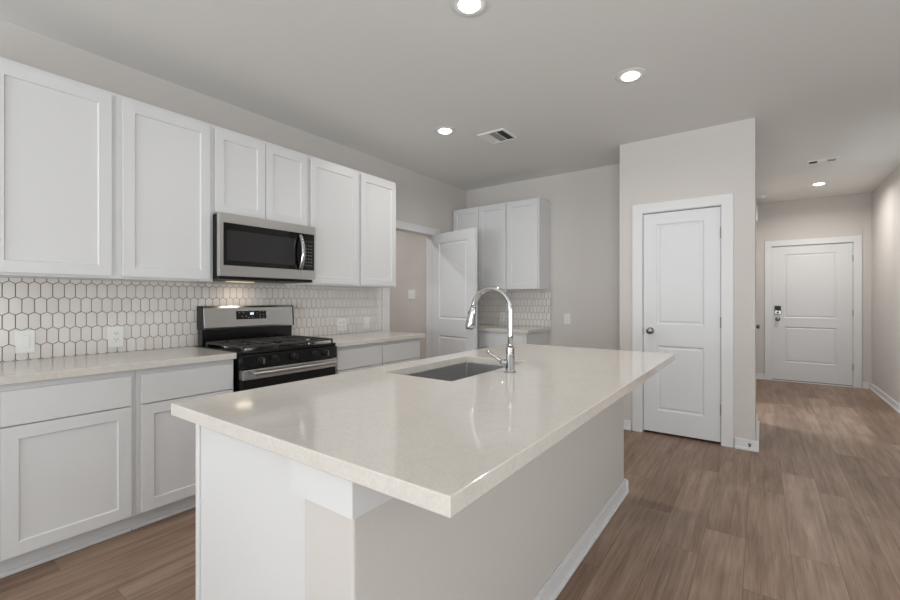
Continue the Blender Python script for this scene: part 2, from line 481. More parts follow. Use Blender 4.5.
obj('thumb_turn', _lathe(bmesh.new(), Vector((3.497, YF - 0.0118, 1.048)), Vector((0, -1, 0)), [(0, 0.018), (0.012, 0.017), (0.014, 0.012), (0.016, 0)], 20), 'nickel', k, smooth=True)
obj('peephole', _lathe(bmesh.new(), Vector((3.88, YF + 0.0105, 1.52)), Vector((0, -1, 0)), [(0, 0.012), (0.005, 0.011), (0.006, 0.006), (0.007, 0)], 16), 'plate', fd, smooth=True)
obj('weatherstrip', boxes((x0, x1, YF + 0.002, YF + 0.054, 0.0145, 0.0215)), 'rubber', fd)
# open door of the utility room, hinged on the far jamb
od = thing('door_3', (0.0, 4.178, 0), 'white two-panel door standing open behind the faucet', 'door'); od['kind'] = 'structure'
ang = math.radians(13.7)
ud = Vector((math.cos(ang), -math.sin(ang), 0)); nd = Vector((-math.sin(ang), -math.cos(ang), 0))
w_ = 0.758
org = Vector((0.024, 4.174, 0.02)) + nd * 0.035
b = panel_slab(bmesh.new(), org, ud, nd, w_, 2.018, 0.035, [(0.13, w_ - 0.13, 0.20, 0.80), (0.13, w_ - 0.13, 0.995, 1.905)], MOULD)
obj('door_panel', b, 'door', od)
kb = org + ud * (w_ - 0.065) + Vector((0, 0, 0.925))
knob(kb, nd, od); knob(kb - nd * 0.035, -nd, od)
hinges([(0.022, 4.180, z) for z in (0.25, 1.03, 1.83)], 0, od)
# door on the hall's left wall, almost edge-on
hd = thing('door_4', (XC1 - 0.045, 7.0, 0), 'white hall door seen edge-on past the closet corner, dark knob showing', 'door'); hd['kind'] = 'structure'
xw = XC1 - 0.045
obj('door_panel', boxes((xw, xw + 0.006, 6.66, 7.36, 0.01, 2.04)), 'door', hd, 0.001)
obj('casing', boxes((xw, xw + 0.016, 6.57, 6.656, 0, 2.13), (xw, xw + 0.016, 7.364, 7.45, 0, 2.13), (xw, xw + 0.016, 6.656, 7.364, 2.044, 2.13)), 'trim', hd, 0.001)
knob((xw + 0.006, 6.72, 0.90), (1, 0, 0), hd, 'bronze')

# ================================================================== KITCHEN, LEFT WALL
YS, YE = 1.385, 2.135       # range slot
# --- backsplash of elongated hexagon tiles: real tiles in grout
def clip(poly, lo, hi, ax):
    for (lim, sgn) in ((lo, 1), (hi, -1)):
        out = []
        for i in range(len(poly)):
            a, b_ = poly[i], poly[(i + 1) % len(poly)]
            da, db = sgn * (a[ax] - lim), sgn * (b_[ax] - lim)
            if da >= 0: out.append(a)
            if (da >= 0) != (db >= 0):
                t = da / (da - db); out.append((a[0] + (b_[0] - a[0]) * t, a[1] + (b_[1] - a[1]) * t))
        poly = out
        if len(poly) < 3: return []
    return poly
def tiles(u0, u1, v0, v1, uref, vref, mapf):
    PWD, PH, PT, G = 0.0505, 0.0855, 0.0145, 0.0038
    bm = bmesh.new()
    r0 = int((v0 - vref) / PH) - 2; r1 = int((v1 - vref) / PH) + 2
    for r in range(r0, r1 + 1):
        vc = vref + r * PH
        uo = uref + (0.5 * PWD if r % 2 else 0)
        c0 = int((u0 - uo) / PWD) - 1; c1 = int((u1 - uo) / PWD) + 2
        for c in range(c0, c1):
            uc = uo + c * PWD
            def hexa(g):
                hw = PWD / 2 - g; st = (PH - PT) / 2 - g * 0.35; tp = (PH + PT) / 2 - g
                return [(uc - hw, vc - st), (uc, vc - tp), (uc + hw, vc - st), (uc + hw, vc + st), (uc, vc + tp), (uc - hw, vc + st)]
            def cl(p): 
                p = clip(p, u0, u1, 0)
                return clip(p, v0, v1, 1) if p else p
            A = cl(hexa(G / 2)); B = cl(hexa(G / 2 + 0.0016))
            if len(A) < 3 or len(B) != len(A): 
                if len(A) < 3: continue
                B = A
            va = [bm.verts.new(mapf(p[0], p[1], 0.0)) for p in A]
            vb = [bm.verts.new(mapf(p[0], p[1], 0.0055)) for p in A]
            vc_ = [bm.verts.new(mapf(p[0], p[1], 0.0065)) for p in B]
            n = len(A)
            for i in range(n):
                j = (i + 1) % n
                bm.faces.new((va[i], va[j], vb[j], vb[i]))
                if B is not A: bm.faces.new((vb[i], vb[j], vc_[j], vc_[i]))
            bm.faces.new(vc_ if B is not A else vb)
    return bm
UB, UT, XU = 1.365, 2.420, 0.335
bs = thing('backsplash', (0, 1.4, 0.914), 'white elongated hexagon tile backsplash along the range wall', 'backsplash')
obj('grout', boxes((0.0015, 0.005, -0.3, 3.255, 0.9145, UB - 0.0005)), 'grout', bs)
obj('tiles', tiles(-0.3, 3.255, 0.9145, UB - 0.0005, 0.521, 1.297, lambda u, v, n: (0.0048 + n, u, v)), 'tile', bs)
obj('edge_strip', boxes((0.0015, 0.012, 3.255, 3.262, 0.9145, UB - 0.0005)), 'trim', bs)
bs2 = thing('backsplash', (0.6, YB, 0.914), 'small tiled backsplash behind the faucet, above the back counter', 'backsplash')
obj('grout', boxes((0.002, 1.235, YB - 0.005, YB - 0.0015, 0.9145, UB - 0.0005)), 'grout', bs2)
obj('tiles', tiles(0.002, 1.235, 0.9145, UB - 0.0005, 0.02, 1.297, lambda u, v, n: (u, YB - 0.0048 - n, v)), 'tile', bs2)

# --- upper cabinets
def upper(name, y0, y1, doors, label, z0=UB, z1=UT, dz0=0.014, group='white upper cabinets on the left wall'):
    t = thing(name, (0, (y0 + y1) / 2, z0), label, 'cabinet', group)
    xf = XU - 0.02
    obj('cabinet_body', boxes((0.0015, xf, y0, y1, z0, z1)), 'white', t, 0.001, seg=1)
    for (a, b_) in doors:
        shaker_door((XU, a, z0 + dz0), (0, 1, 0), (1, 0, 0), b_ - a, (z1 - 0.027) - (z0 + dz0), t)
    return t
upper('upper_cabinet', -0.18, 0.8568, [(-0.158, 0.343), (0.349, 0.832)], 'tall white wall cabinet at the near end of the left wall')
upper('upper_cabinet', 0.857, 1.3898, [(0.883, 1.365)], 'tall white single-door wall cabinet just left of the microwave')
upper('upper_cabinet', 1.39, 2.1298, [(1.397, 1.7545), (1.7595, 2.116)], 'short white two-door cabinet directly above the microwave', 1.824, UT, 0.010)
upper('upper_cabinet', 2.13, 2.6733, [(2.149, 2.655)], 'tall white single-door wall cabinet just right of the microwave')
upper('upper_cabinet', 2.6735, 3.163, [(2.692, 3.149)], 'last tall white wall cabinet, beside the open doorway')

# --- base cabinets
def base(y0, y1, cells, label):
    t = thing('base_cabinet', (0, (y0 + y1) / 2, 0), label, 'cabinet', 'white base cabinets on the left wall')
    obj('cabinet_body', boxes((0.0015, 0.60, y0, y1, 0.10, 0.874)), 'white', t, 0.001, seg=1)
    obj('toe_board', boxes((0.0015, 0.535, y0, y1, 0, 0.0995)), 'trim', t)
    obj('shoe_moulding', boxes((0.5352, 0.549, y0, y1, 0, 0.022)), 'trim', t, 0.006)
    for (a, b_) in cells:
        slab_front((0.62, a, 0.690), (0, 1, 0), (1, 0, 0), b_ - a, 0.155, t)
        shaker_door((0.62, a, 0.110), (0, 1, 0), (1, 0, 0), b_ - a, 0.574, t, 0.057)
    return t
base(-0.16, 0.8595, [(-0.135, 0.352), (0.357, 0.837)], 'nearest white base cabinet, with wide drawer over wide door')
base(0.86, YS - 0.003, [(0.882, 1.369)], 'white base cabinet just left of the gas range')
base(YE + 0.012, 3.20, [(2.186, 2.669), (2.6775, 3.180)], 'white two-drawer base cabinet right of the gas range')
# --- worktops
tag(obj('countertop', boxes((0.0015, 0.64, -0.18, YS - 0.003, 0.876, 0.914)), 'quartz', None, 0.003), 'white quartz countertop left of the gas range', 'countertop', 'wall countertops')
tag(obj('countertop', boxes((0.0015, 0.64, YE + 0.009, 3.238, 0.876, 0.914)), 'quartz', None, 0.003), 'white quartz countertop right of the gas range', 'countertop', 'wall countertops')

# ================================================================== MICROWAVE
m0, m1 = 1.382, 2.130
mz0, mz1 = 1.388, 1.822
mw = thing('microwave', (0.2, 1.76, mz0), 'stainless steel over-the-range microwave with black door glass', 'microwave')
obj('body', boxes((0.014, 0.385, m0 + 0.0095, m1 - 0.004, mz0, mz1 - 0.004)), 'plastic', mw, 0.003)
# front: steel frame with a black window field
X0, XF = 0.3855, 0.42
gy0, gy1, gz0, gz1 = m0 + 0.026, 2.119, 1.474, 1.758
ys = 2.013   # seam between door and control column
def ring(x0, x1, y0, y1, z0, z1, a0, a1, b0, b1):
    return boxes((x0, x1, y0, y1, z0, b0), (x0, x1, y0, y1, b1, z1), (x0, x1, y0, a0, b0, b1), (x0, x1, a1, y1, b0, b1))
df = obj('door_frame', boxes((X0, XF, m0, ys - 0.001, 1.402, gz0), (X0, XF, m0, ys - 0.001, gz1, 1.821), (X0, XF, m0, gy0, gz0, gz1)), 'steel', mw, 0.0008)
obj('door_glass', ring(X0, XF - 0.002, gy0 + 0.0005, ys - 0.001, gz0 + 0.0005, gz1 - 0.0005, 1.43, 1.950, 1.508, 1.712), 'glass', df)
obj('window', boxes((X0, XF - 0.004, 1.4305, 1.9495, 1.5085, 1.7115)), 'window', df)
hb = bmesh.new()
pts = []
for i in range(17):
    t = i / 16
    pts.append((XF + 0.006 + 0.042 * math.sin(PI * t) ** 0.7, 1.985, 1.478 + (1.738 - 1.478) * t))
tube(hb, pts, 0.0125, 14)
for v in hb.verts: v.co.y = 1.985 + (v.co.y - 1.985) * 1.25
obj('handle', hb, 'chrome', df, smooth=True)
cf = obj('control_frame', boxes((X0, XF, ys + 0.001, m1, 1.402, gz0), (X0, XF, ys + 0.001, m1, gz1, 1.821), (X0, XF, gy1, m1, gz0, gz1)), 'steel', mw, 0.0008)
cp = obj('control_panel', boxes((X0, XF - 0.002, ys + 0.001, gy1 - 0.0005, gz0 + 0.0005, gz1 - 0.0005)), 'glass', mw)
obj('display', boxes((XF - 0.002, XF - 0.0012, 2.035, 2.10, 1.690, 1.708)), 'window', cp)
for r in range(7):
    for c in range(3):
        y = 2.040 + c * 0.023; z = 1.665 - r * 0.026
        obj('button', boxes((XF - 0.002, XF - 0.0012, y, y + 0.010, z, z + 0.004)), 'key', cp)
obj('bottom_grille', boxes((0.03, 0.40, m0 + 0.01, m1 - 0.01, 1.381, 1.3878)), 'plastic', mw, 0.002)
obj('lamp_cover', boxes((0.06, 0.14, 1.60, 1.78, 1.377, 1.3808)), 'lamp_cover', mw)
lamp('cooktop_lamp', (0.16, 1.69, 1.370), 0.34, 0.12, (1.0, 0.88, 0.70))

# ================================================================== RANGE
ra = thing('gas_range', (0.34, 1.76, 0), 'freestanding stainless steel and black gas range between the white base cabinets', 'range')
r0, r1 = 1.398, 2.134
obj('body', boxes((0.03, 0.625, r0, r1, 0.04, 0.895)), 'enamel', ra, 0.003)
obj('cooktop', boxes((0.03, 0.665, r0, r1, 0.8955, 0.917)), 'enamel', ra, 0.006)
# back guard: black riser and steel console leaning back
bg_ = bmesh.new()
box(bg_, 0.055, 0.120, r0 + 0.008, r1 - 0.016, 0.9175, 1.032)
obj('riser', bg_, 'enamel', ra, 0.004)
cg = bmesh.new()
prof = [(0.055, 1.0325), (0.141, 1.0325), (0.144, 1.047), (0.133, 1.185), (0.122, 1.2), (0.055, 1.2)]
for y in (r0 + 0.012, r1 - 0.003):
    pass
A = [cg.verts.new((x, r0 + 0.012, z)) for x, z in prof]; B = [cg.verts.new((x, r1 - 0.022, z)) for x, z in prof]
for i in range(6): cg.faces.new((A[i], A[(i + 1) % 6], B[(i + 1) % 6], B[i]))
cg.faces.new(A); cg.faces.new(B)
console = obj('console', cg, 'steel', ra, 0.003)
for (ya, yb) in ((r0 + 0.002, r0 + 0.0118), (r1 - 0.0218, r1 - 0.012)):
    ec = bmesh.new()
    A = [ec.verts.new((x, ya, z)) for x, z in prof]; B = [ec.verts.new((x, yb, z)) for x, z in prof]
    for i in range(6): ec.faces.new((A[i], A[(i + 1) % 6], B[(i + 1) % 6], B[i]))
    ec.faces.new(A); ec.faces.new(B)
    obj('end_cap', ec, 'plastic', ra, 0.002)
def cface(y0, y1, z0, z1, lift):
    b_ = bmesh.new()
    def xs(z): return 0.1432 - (z - 1.06) * 0.08
    v = []
    for (l) in (-0.001, lift):
        v.append([b_.verts.new((xs(z) + l, y, z)) for (y, z) in ((y0, z0), (y1, z0), (y1, z1), (y0, z1))])
    for i in range(4): b_.faces.new((v[0][i], v[0][(i + 1) % 4], v[1][(i + 1) % 4], v[1][i]))
    b_.faces.new(v[1]); b_.faces.new(v[0])
    return b_
cpn = obj('display_panel', cface(1.639, 1.877, 1.098, 1.160, 0.0015), 'glass', console)
dg = bmesh.new()
def seg7(b_, y, z, hgt, segs):
    w7 = hgt * 0.5; t7 = hgt * 0.16
    R = {'a': (0, w7, hgt - t7, hgt), 'g': (0, w7, hgt / 2 - t7 / 2, hgt / 2 + t7 / 2), 'd': (0, w7, 0, t7), 'f': (0, t7, hgt / 2, hgt), 'b': (w7 - t7, w7, hgt / 2, hgt), 'e': (0, t7, 0, hgt / 2), 'c': (w7 - t7, w7, 0, hgt / 2)}
    for s in segs:
        a, c, d, e = R[s]
        x = 0.1432 - (z - 1.06) * 0.08 + 0.0016
        box(b_, x - 0.001, x + 0.0006, y + a, y + c, z + d, z + e)
for i, sg in enumerate(('bc', 'abged', 'abgcd')): seg7(dg, 1.741 + i * 0.0115, 1.131, 0.016, sg)
obj('clock_digits', dg, 'digit', cpn)
kb = bmesh.new()
for (y, z) in [(1.659, 1.146), (1.679, 1.118), (1.689, 1.146), (1.709, 1.118), (1.729, 1.108), (1.759, 1.108), (1.799, 1.140), (1.822, 1.150), (1.822, 1.128), (1.822, 1.108), (1.850, 1.150), (1.850, 1.128), (1.850, 1.108)]:
    x = 0.1432 - (z - 1.06) * 0.08 + 0.0014
    obj('button', boxes((x, x + 0.0006, y, y + 0.010, z, z + 0.004)), 'key', cpn)
# front control strip, knobs
obj('control_strip', boxes((0.6255, 0.676, r0, r1, 0.806, 0.895)), 'enamel', ra, 0.004)
for i, y in enumerate((1.520, 1.617, 1.762, 1.930, 2.025)):
    kz = 0.852
    b_ = _lathe(bmesh.new(), Vector((0.676, y, kz)), Vector((1, 0, 0)), [(0, 0.027), (0.006, 0.027), (0.008, 0.022), (0.026, 0.019), (0.029, 0.016), (0.030, 0)], 24)
    kn = obj('knob', b_, 'plastic', ra, smooth=False)
    obj('grip', boxes((0.7061, 0.716, y - 0.005, y + 0.005, kz - 0.019, kz + 0.019)), 'nickel' if i in (0, 4) else 'plastic', kn, 0.002)
# oven door: steel top band, black glass, handle
dr = obj('oven_door', boxes((0.6255, 0.668, r0 + 0.004, r1 - 0.004, 0.19, 0.737)), 'enamel', ra, 0.004)
obj('door_band', boxes((0.6255, 0.680, r0 + 0.004, r1 - 0.004, 0.7375, 0.801)), 'steel', dr, 0.004)
obj('window', boxes((0.6682, 0.670, r0 + 0.10, r1 - 0.10, 0.30, 0.60)), 'glass', dr)
hb = bmesh.new()
tube(hb, [(0.722, r0 + 0.05, 0.778), (0.722, r1 - 0.05, 0.778)], 0.0115, 14)
for y in (r0 + 0.075, r1 - 0.075): tube(hb, [(0.681, y, 0.778), (0.722, y, 0.778)], 0.009, 12)
obj('handle', hb, 'steel', dr, smooth=False)
obj('storage_drawer', boxes((0.6255, 0.668, r0 + 0.004, r1 - 0.004, 0.045, 0.184)), 'steel', ra, 0.004)
for (x, y) in ((0.08, r0 + 0.04), (0.08, r1 - 0.04), (0.58, r0 + 0.04), (0.58, r1 - 0.04)):
    obj('foot', _lathe(bmesh.new(), Vector((x, y, 0)), Vector((0, 0, 1)), [(0, 0.018), (0.01, 0.018), (0.012, 0.010), (0.0395, 0.010)], 14), 'rubber', ra)
# burners and grates
for (x, y, r) in ((0.22, r0 + 0.14, 0.034), (0.50, r0 + 0.14, 0.042), (0.22, r1 - 0.14, 0.03), (0.50, r1 - 0.14, 0.046), (0.36, (r0 + r1) / 2, 0.038)):
    bh = obj('burner', _lathe(bmesh.new(), Vector((x, y, 0.9172)), Vector((0, 0, 1)), [(0, r * 1.35), (0.003, r * 1.35), (0.004, r), (0.012, r * 0.95)], 24), 'nickel', ra)
    obj('burner_cap', _lathe(bmesh.new(), Vector((x, y, 0.9293)), Vector((0, 0, 1)), [(0, r * 0.9), (0.004, r * 0.92), (0.006, r * 0.85), (0.0065, 0)], 24), 'iron', bh)
gx0, gx1 = 0.155, 0.650
n3 = (r1 - r0 - 0.03) / 3
for i in range(3):
    a = r0 + 0.015 + i * n3 + 0.002; c = a + n3 - 0.004
    g = bmesh.new(); zt0, zt1 = 0.937, 0.950; bw = 0.011
    for y in (a, c - bw): box(g, gx0, gx1, y, y + bw, zt0, zt1)
    for x in (gx0, gx1 - bw, (gx0 + gx1) / 2 - bw / 2): box(g, x, x + bw, a + bw, c - bw, zt0, zt1)
    mid = (a + c) / 2
    for xc in (0.22, 0.50) if i != 1 else (0.30, 0.44):
        box(g, xc - bw / 2, xc + bw / 2, a + bw, mid - 0.02, zt0, zt1 + 0.001)
        box(g, xc - bw / 2, xc + bw / 2, mid + 0.02, c - bw, zt0, zt1 + 0.001)
    for (xa, xb) in ((gx0 + bw, 0.200), (0.245, 0.379), (0.391, 0.475), (0.525, gx1 - bw)):
        box(g, xa, xb, mid - bw / 2, mid + bw / 2, zt0, zt1 + 0.001)
    for x in (gx0, gx1 - bw):
        for y in (a, c - bw): box(g, x, x + bw, y, y + bw, 0.9172, zt0)
    obj('grate', g, 'iron', ra, 0.0015, seg=1)

# ================================================================== BACK CORNER CABINETS
YU = 4.575
t = thing('upper_cabinet', (0.6, YB, UB), 'white two-door wall cabinet in the far corner, partly behind the open door', 'cabinet', 'white upper cabinets in the far corner')
obj('cabinet_body', boxes((0.004, 0.8035, YU + 0.02, YB - 0.0015, UB, UT)), 'white', t, 0.001)
shaker_door((0.022, YU, UB + 0.008), (1, 0, 0), (0, -1, 0), 0.384, UT - UB - 0.026, t)
shaker_door((0.412, YU, UB + 0.008), (1, 0, 0), (0, -1, 0), 0.383, UT - UB - 0.026, t)
t = thing('upper_cabinet', (1.0, YB, UB), 'white single-door wall cabinet at the right end of the far corner', 'cabinet', 'white upper cabinets in the far corner')
obj('cabinet_body', boxes((0.804, 1.222, YU + 0.02, YB - 0.0015, UB, UT)), 'white', t, 0.001)
shaker_door((0.812, YU, UB + 0.008), (1, 0, 0), (0, -1, 0), 0.398, UT - UB - 0.026, t)
t = thing('base_cabinet', (0.6, YB, 0), 'white base cabinet under the back counter in the far corner', 'cabinet')
obj('cabinet_body', boxes((0.004, 1.20, YB - 0.605, YB - 0.0015, 0.10, 0.874)), 'white', t, 0.001)
obj('toe_board', boxes((0.004, 1.20, YB - 0.53, YB - 0.0015, 0, 0.0995)), 'trim', t)
for (a, b_) in ((0.02, 0.59), (0.60, 1.175)):
    slab_front((a, YB - 0.625, 0.690), (1, 0, 0), (0, -1, 0), b_ - a, 0.155, t)
    shaker_door((a, YB - 0.625, 0.110), (1, 0, 0), (0, -1, 0), b_ - a, 0.574, t)
tag(obj('countertop', boxes((0.002, 1.235, YB - 0.64, YB - 0.0015, 0.876, 0.914)), 'quartz', None, 0.003), 'short white quartz countertop in the far corner behind the faucet', 'countertop')

# ================================================================== ISLAND
IX0, IX1, IY0, IY1 = 1.7575, 2.8656, 0.5852, 2.928
SX0, SX1, SY0, SY1 = 1.885, 2.272, 1.412, 2.10
isl = thing('kitchen_island', (2.2, 1.75, 0), 'kitchen island base, white panelled end and grey half wall under the quartz top', 'island')
PWX = 2.372   # cabinet side meets the half wall
WXF = 2.575
WY0, WY1 = 0.627, 2.895
obj('cabinet_body', boxes((1.815, 1.833, 0.662, 2.86, 0.10, 0.874), (1.833, PWX, 0.662, 0.67, 0.0, 0.874), (1.833, PWX, 2.842, 2.86, 0, 0.874), (PWX - 0.018, PWX, 0.67, 2.842, 0, 0.874), (1.833, PWX - 0.018, 0.67, 2.842, 0.08, 0.098)), 'white', isl, 0.001)
obj('toe_board', boxes((1.875, 1.889, 0.67, 2.842, 0, 0.0798)), 'trim', isl)
obj('end_panel', boxes((1.792, 2.3995, 0.650, 0.6615, 0.0, 0.8745)), 'white', isl, 0.0015)
obj('corner_stile', boxes((1.7905, 1.8165, 0.6455, 0.6495, 0, 0.8745)), 'white', isl, 0.001)
ys_ = [0.67, 1.06, 1.40, 1.755, 2.11, 2.45, 2.78]
for a, c in zip(ys_, ys_[1:]):
    shaker_door((1.796, c - 0.004, 0.11), (0, -1, 0), (-1, 0, 0), c - a - 0.008, 0.755, isl)
hw = obj('half_wall', boxes((2.400, WXF, WY0, WY1, 0, 0.8745)), 'wall', isl, 0.008, seg=3)
# white band under the top
obj('top_trim', boxes((2.361, WXF + 0.012, WY0 - 0.012, WY0 - 0.0003, 0.778, 0.8747), (WXF + 0.0003, WXF + 0.012, WY0 - 0.0003, WY1 + 0.01, 0.778, 0.8747)), 'trim', isl)
bb = bmesh.new(); base_bm(bb, WXF, WXF, WY0 - 0.0, WY1 + 0.02, '+x'); base_bm(bb, 2.401, WXF + 0.026, WY1, WY1, '+y'); base_bm(bb, 2.401, WXF + 0.026, WY0, WY0, '-y')
obj('baseboard', bb, 'trim', isl, 0.004)
# island top with sink cut-out
bm = bmesh.new()
xs, ysn = [IX0, SX0, SX1, IX1], [IY0, SY0, SY1, IY1]
V = {}
for i, x in enumerate(xs):
    for j, y in enumerate(ysn):
        for k, z in enumerate((0.8762, 0.914)):
            V[i, j, k] = bm.verts.new((x, y, z))
for i in range(3):
    for j in range(3):
        if (i, j) == (1, 1): continue
        for k in (0, 1): bm.faces.new([V[i, j, k], V[i + 1, j, k], V[i + 1, j + 1, k], V[i, j + 1, k]])
for i in range(3):
    for j in (0, 3): bm.faces.new([V[i, j, 0], V[i + 1, j, 0], V[i + 1, j, 1], V[i, j, 1]])
    for j in (0, 3): bm.faces.new([V[j, i, 0], V[j, i + 1, 0], V[j, i + 1, 1], V[j, i, 1]])
for (a, c) in (((1, 1), (2, 1)), ((2, 1), (2, 2)), ((2, 2), (1, 2)), ((1, 2), (1, 1))):
    bm.faces.new([V[(*a, 0)], V[(*c, 0)], V[(*c, 1)], V[(*a, 1)]])
tag(obj('island_countertop', bm, 'quartz', None, 0.0025), 'large white quartz island countertop with overhang and sink cut-out', 'countertop')
# sink
sk = thing('kitchen_sink', ((SX0 + SX1) / 2, (SY0 + SY1) / 2, 0.67), 'stainless steel undermount sink set in the island top', 'sink')
bm = bmesh.new()
def rrect(x0, x1, y0, y1, r, z, n=5):
    out = []
    for (cx, cy, a0) in ((x1 - r, y1 - r, 0), (x0 + r, y1 - r, 90), (x0 + r, y0 + r, 180), (x1 - r, y0 + r, 270)):
        for i in range(n + 1):
            a = math.radians(a0 + 90 * i / n); out.append(bm.verts.new((cx + r * math.cos(a), cy + r * math.sin(a), z)))
    return out
e = 0.004
L_ = [rrect(SX0 - 0.022, SX1 + 0.022, SY0 - 0.022, SY1 + 0.022, 0.02, 0.8755), rrect(SX0 - e, SX1 + e, SY0 - e, SY1 + e, 0.012, 0.8755),
      rrect(SX0 - e, SX1 + e, SY0 - e, SY1 + e, 0.012, 0.700), rrect(SX0 + 0.004, SX1 - 0.004, SY0 + 0.004, SY1 - 0.004, 0.016, 0.684), rrect(SX0 + 0.018, SX1 - 0.018, SY0 + 0.018, SY1 - 0.018, 0.02, 0.678),
      rrect((SX0 + SX1) / 2 - 0.05, (SX0 + SX1) / 2 + 0.05, (SY0 + SY1) / 2 - 0.05, (SY0 + SY1) / 2 + 0.05, 0.0499, 0.674)]
for A, B in zip(L_, L_[1:]):
    for i in range(len(A)):
        j = (i + 1) % len(A); bm.faces.new((A[i], A[j], B[j], B[i]))
bm.faces.new(L_[-1])
so = obj('basin', bm, 'sink', sk)
md = so.modifiers.new('thick', 'SOLIDIFY'); md.thickness = 0.0012; md.offset = 0
obj('drain', _lathe(bmesh.new(), Vector(((SX0 + SX1) / 2, (SY0 + SY1) / 2, 0.675)), Vector((0, 0, 1)), [(0, 0.045), (0.003, 0.045), (0.004, 0.036), (0.002, 0.03), (0.002, 0)], 24), 'chrome', sk, smooth=False)
# faucet
fx, fy, fz = 2.357, 1.757, 0.9142
fc = thing('kitchen_faucet', (fx, fy, fz), 'tall chrome gooseneck pull-down faucet beside the island sink', 'faucet')
obj('base', _lathe(bmesh.new(), Vector((fx, fy, fz)), Vector((0, 0, 1)), [(0, 0.027), (0.004, 0.027), (0.006, 0.0215), (0.078, 0.0215), (0.082, 0.020), (0.112, 0.0195), (0.116, 0.014)], 28), 'chrome', fc, smooth=False, bevel=0.001)
R = 0.101; zc = 1.302 - R - 0.003; rt = 0.0128
pts = [(fx, fy, fz + 0.11), (fx, fy, 1.08)] + [(fx, fy, 1.08 + (zc - 1.08) * i / 4) for i in range(1, 4)]
for i in range(0, 25):
    a = PI * i / 24 * (173 / 180)
    pts.append((fx - R + R * math.cos(a), fy, zc + R * math.sin(a)))
obj('spout', tube(bmesh.new(), pts, rt, 20), 'chrome', fc, smooth=True)
pe = Vector(pts[-1]); dirn = (Vector(pts[-1]) - Vector(pts[-2])).normalized()
hd_ = obj('spray_head', _lathe(bmesh.new(), pe, dirn, [(0, 0.0150), (0.003, 0.0165), (0.03, 0.0185), (0.075, 0.0235), (0.098, 0.0260), (0.104, 0.0250), (0.106, 0.018)], 26), 'chrome', fc, smooth=True)
obj('spray_face', _lathe(bmesh.new(), pe + dirn * 0.1062, dirn, [(0, 0.0155), (0.002, 0.015), (0.003, 0)], 20), 'rubber', hd_)
pb = pe + dirn * 0.036
obj('spray_button', boxes((pb.x - 0.0225, pb.x - 0.0165, pb.y - 0.006, pb.y + 0.006, pb.z - 0.014, pb.z + 0.014)), 'plastic', hd_, 0.002)
hb = bmesh.new()
d1 = Vector((-0.70, -0.70, 0.10)).normalized()
hs = Vector((fx, fy, fz + 0.042)) + d1 * 0.0212
lv = obj('handle_hub', _lathe(bmesh.new(), hs, d1, [(0, 0.0135), (0.018, 0.0135), (0.024, 0.011), (0.026, 0)], 20), 'chrome', fc, smooth=False)
p0 = hs + d1 * 0.016; d2 = Vector((-0.62, -0.2, 0.42)).normalized()
obj('lever', tube(bmesh.new(), [p0 + d2 * 0.011, p0 + d2 * 0.03, p0 + d2 * 0.06, p0 + d2 * 0.085], [0.0085, 0.0075, 0.007, 0.0075], 14), 'chrome', lv, smooth=True)

# ================================================================== CEILING FIXTURES
def downlight(x, y, label, power):
    t = thing('recessed_downlight', (x, y, H), label, 'ceiling light', 'round recessed ceiling lights')
    bm = bmesh.new()
    _lathe(bm, Vector((x, y, H)), Vector((0, 0, -1)), [(0, 0.098), (0.003, 0.096), (0.006, 0.080), (0.006, 0.0561)], 40)
    obj('trim_ring', bm, 'trim', t, smooth=False)
    obj('lens', _lathe(bmesh.new(), Vector((x, y, H - 0.0061)), Vector((0, 0, -1)), [(0, 0.055), (0.005, 0.051), (0.009, 0.034), (0.010, 0)], 36), 'lens', t)
    lamp('downlight_bulb', (x, y, H - 0.018), power, 0.11)
downlight(2.095, 1.813, 'recessed ceiling light at the top edge, nearest to the viewer above the island', 6.5)
downlight(2.584, 3.024, 'recessed ceiling light above the far end of the island', 6.5)
downlight(1.025, 3.043, 'recessed ceiling light beside the square air vent', 6.5)
downlight(3.895, 7.272, 'recessed ceiling light in the entry hall before the front door', 16)
lamp('utility_lamp', (-0.95, 3.2, H - 0.02), 15, 0.12, (1.0, 0.98, 0.96))

def vent(x0, x1, y0, y1, label, parts):
    t = thing('air_vent', ((x0 + x1) / 2, (y0 + y1) / 2, H), label, 'air vent')
    z0, z1 = H - 0.010, H
    fw = 0.024
    obj('frame', ring_z(x0, x1, y0, y1, fw, z0, z1), 'plate', t, 0.002)
    obj('backing', boxes((x0 + fw, x1 - fw, y0 + fw, y1 - fw, H - 0.0012, H - 0.0002)), 'vent_dark', t)
    n = len(parts); L0 = (x1 - x0 - 2 * fw) / n
    for i, (k, tilt, m_) in enumerate(parts):
        a = x0 + fw + i * L0 + 0.003; c = a + L0 - 0.006
        s = bmesh.new()
        num = k
        for j in range(num):
            xx = a + (c - a) * (j + 0.5) / num
            hw_ = (c - a) / num * 0.55
            dz = 0.0035 * tilt
            v = [s.verts.new((xx - hw_, y, H - 0.0052 + dz)) for y in (y0 + fw, y1 - fw)] + [s.verts.new((xx + hw_, y, H - 0.0052 - dz)) for y in (y1 - fw, y0 + fw)]
            v2 = [s.verts.new(q.co + Vector((0, 0, 0.0008))) for q in v]
            s.faces.new(v); s.faces.new(v2)
            for q in range(4): s.faces.new((v[q], v[(q + 1) % 4], v2[(q + 1) % 4], v2[q]))
        obj('slats', s, m_, t)
        if i < n - 1: obj('divider', boxes((c, c + 0.006, y0 + fw, y1 - fw, z0 + 0.001, H - 0.0012)), 'plate', t)
def ring_z(x0, x1, y0, y1, f, z0, z1):
    return boxes((x0, x1, y0, y0 + f, z0, z1), (x0, x1, y1 - f, y1, z0, z1), (x0, x0 + f, y0 + f, y1 - f, z0, z1), (x1 - f, x1, y0 + f, y1 - f, z0, z1))
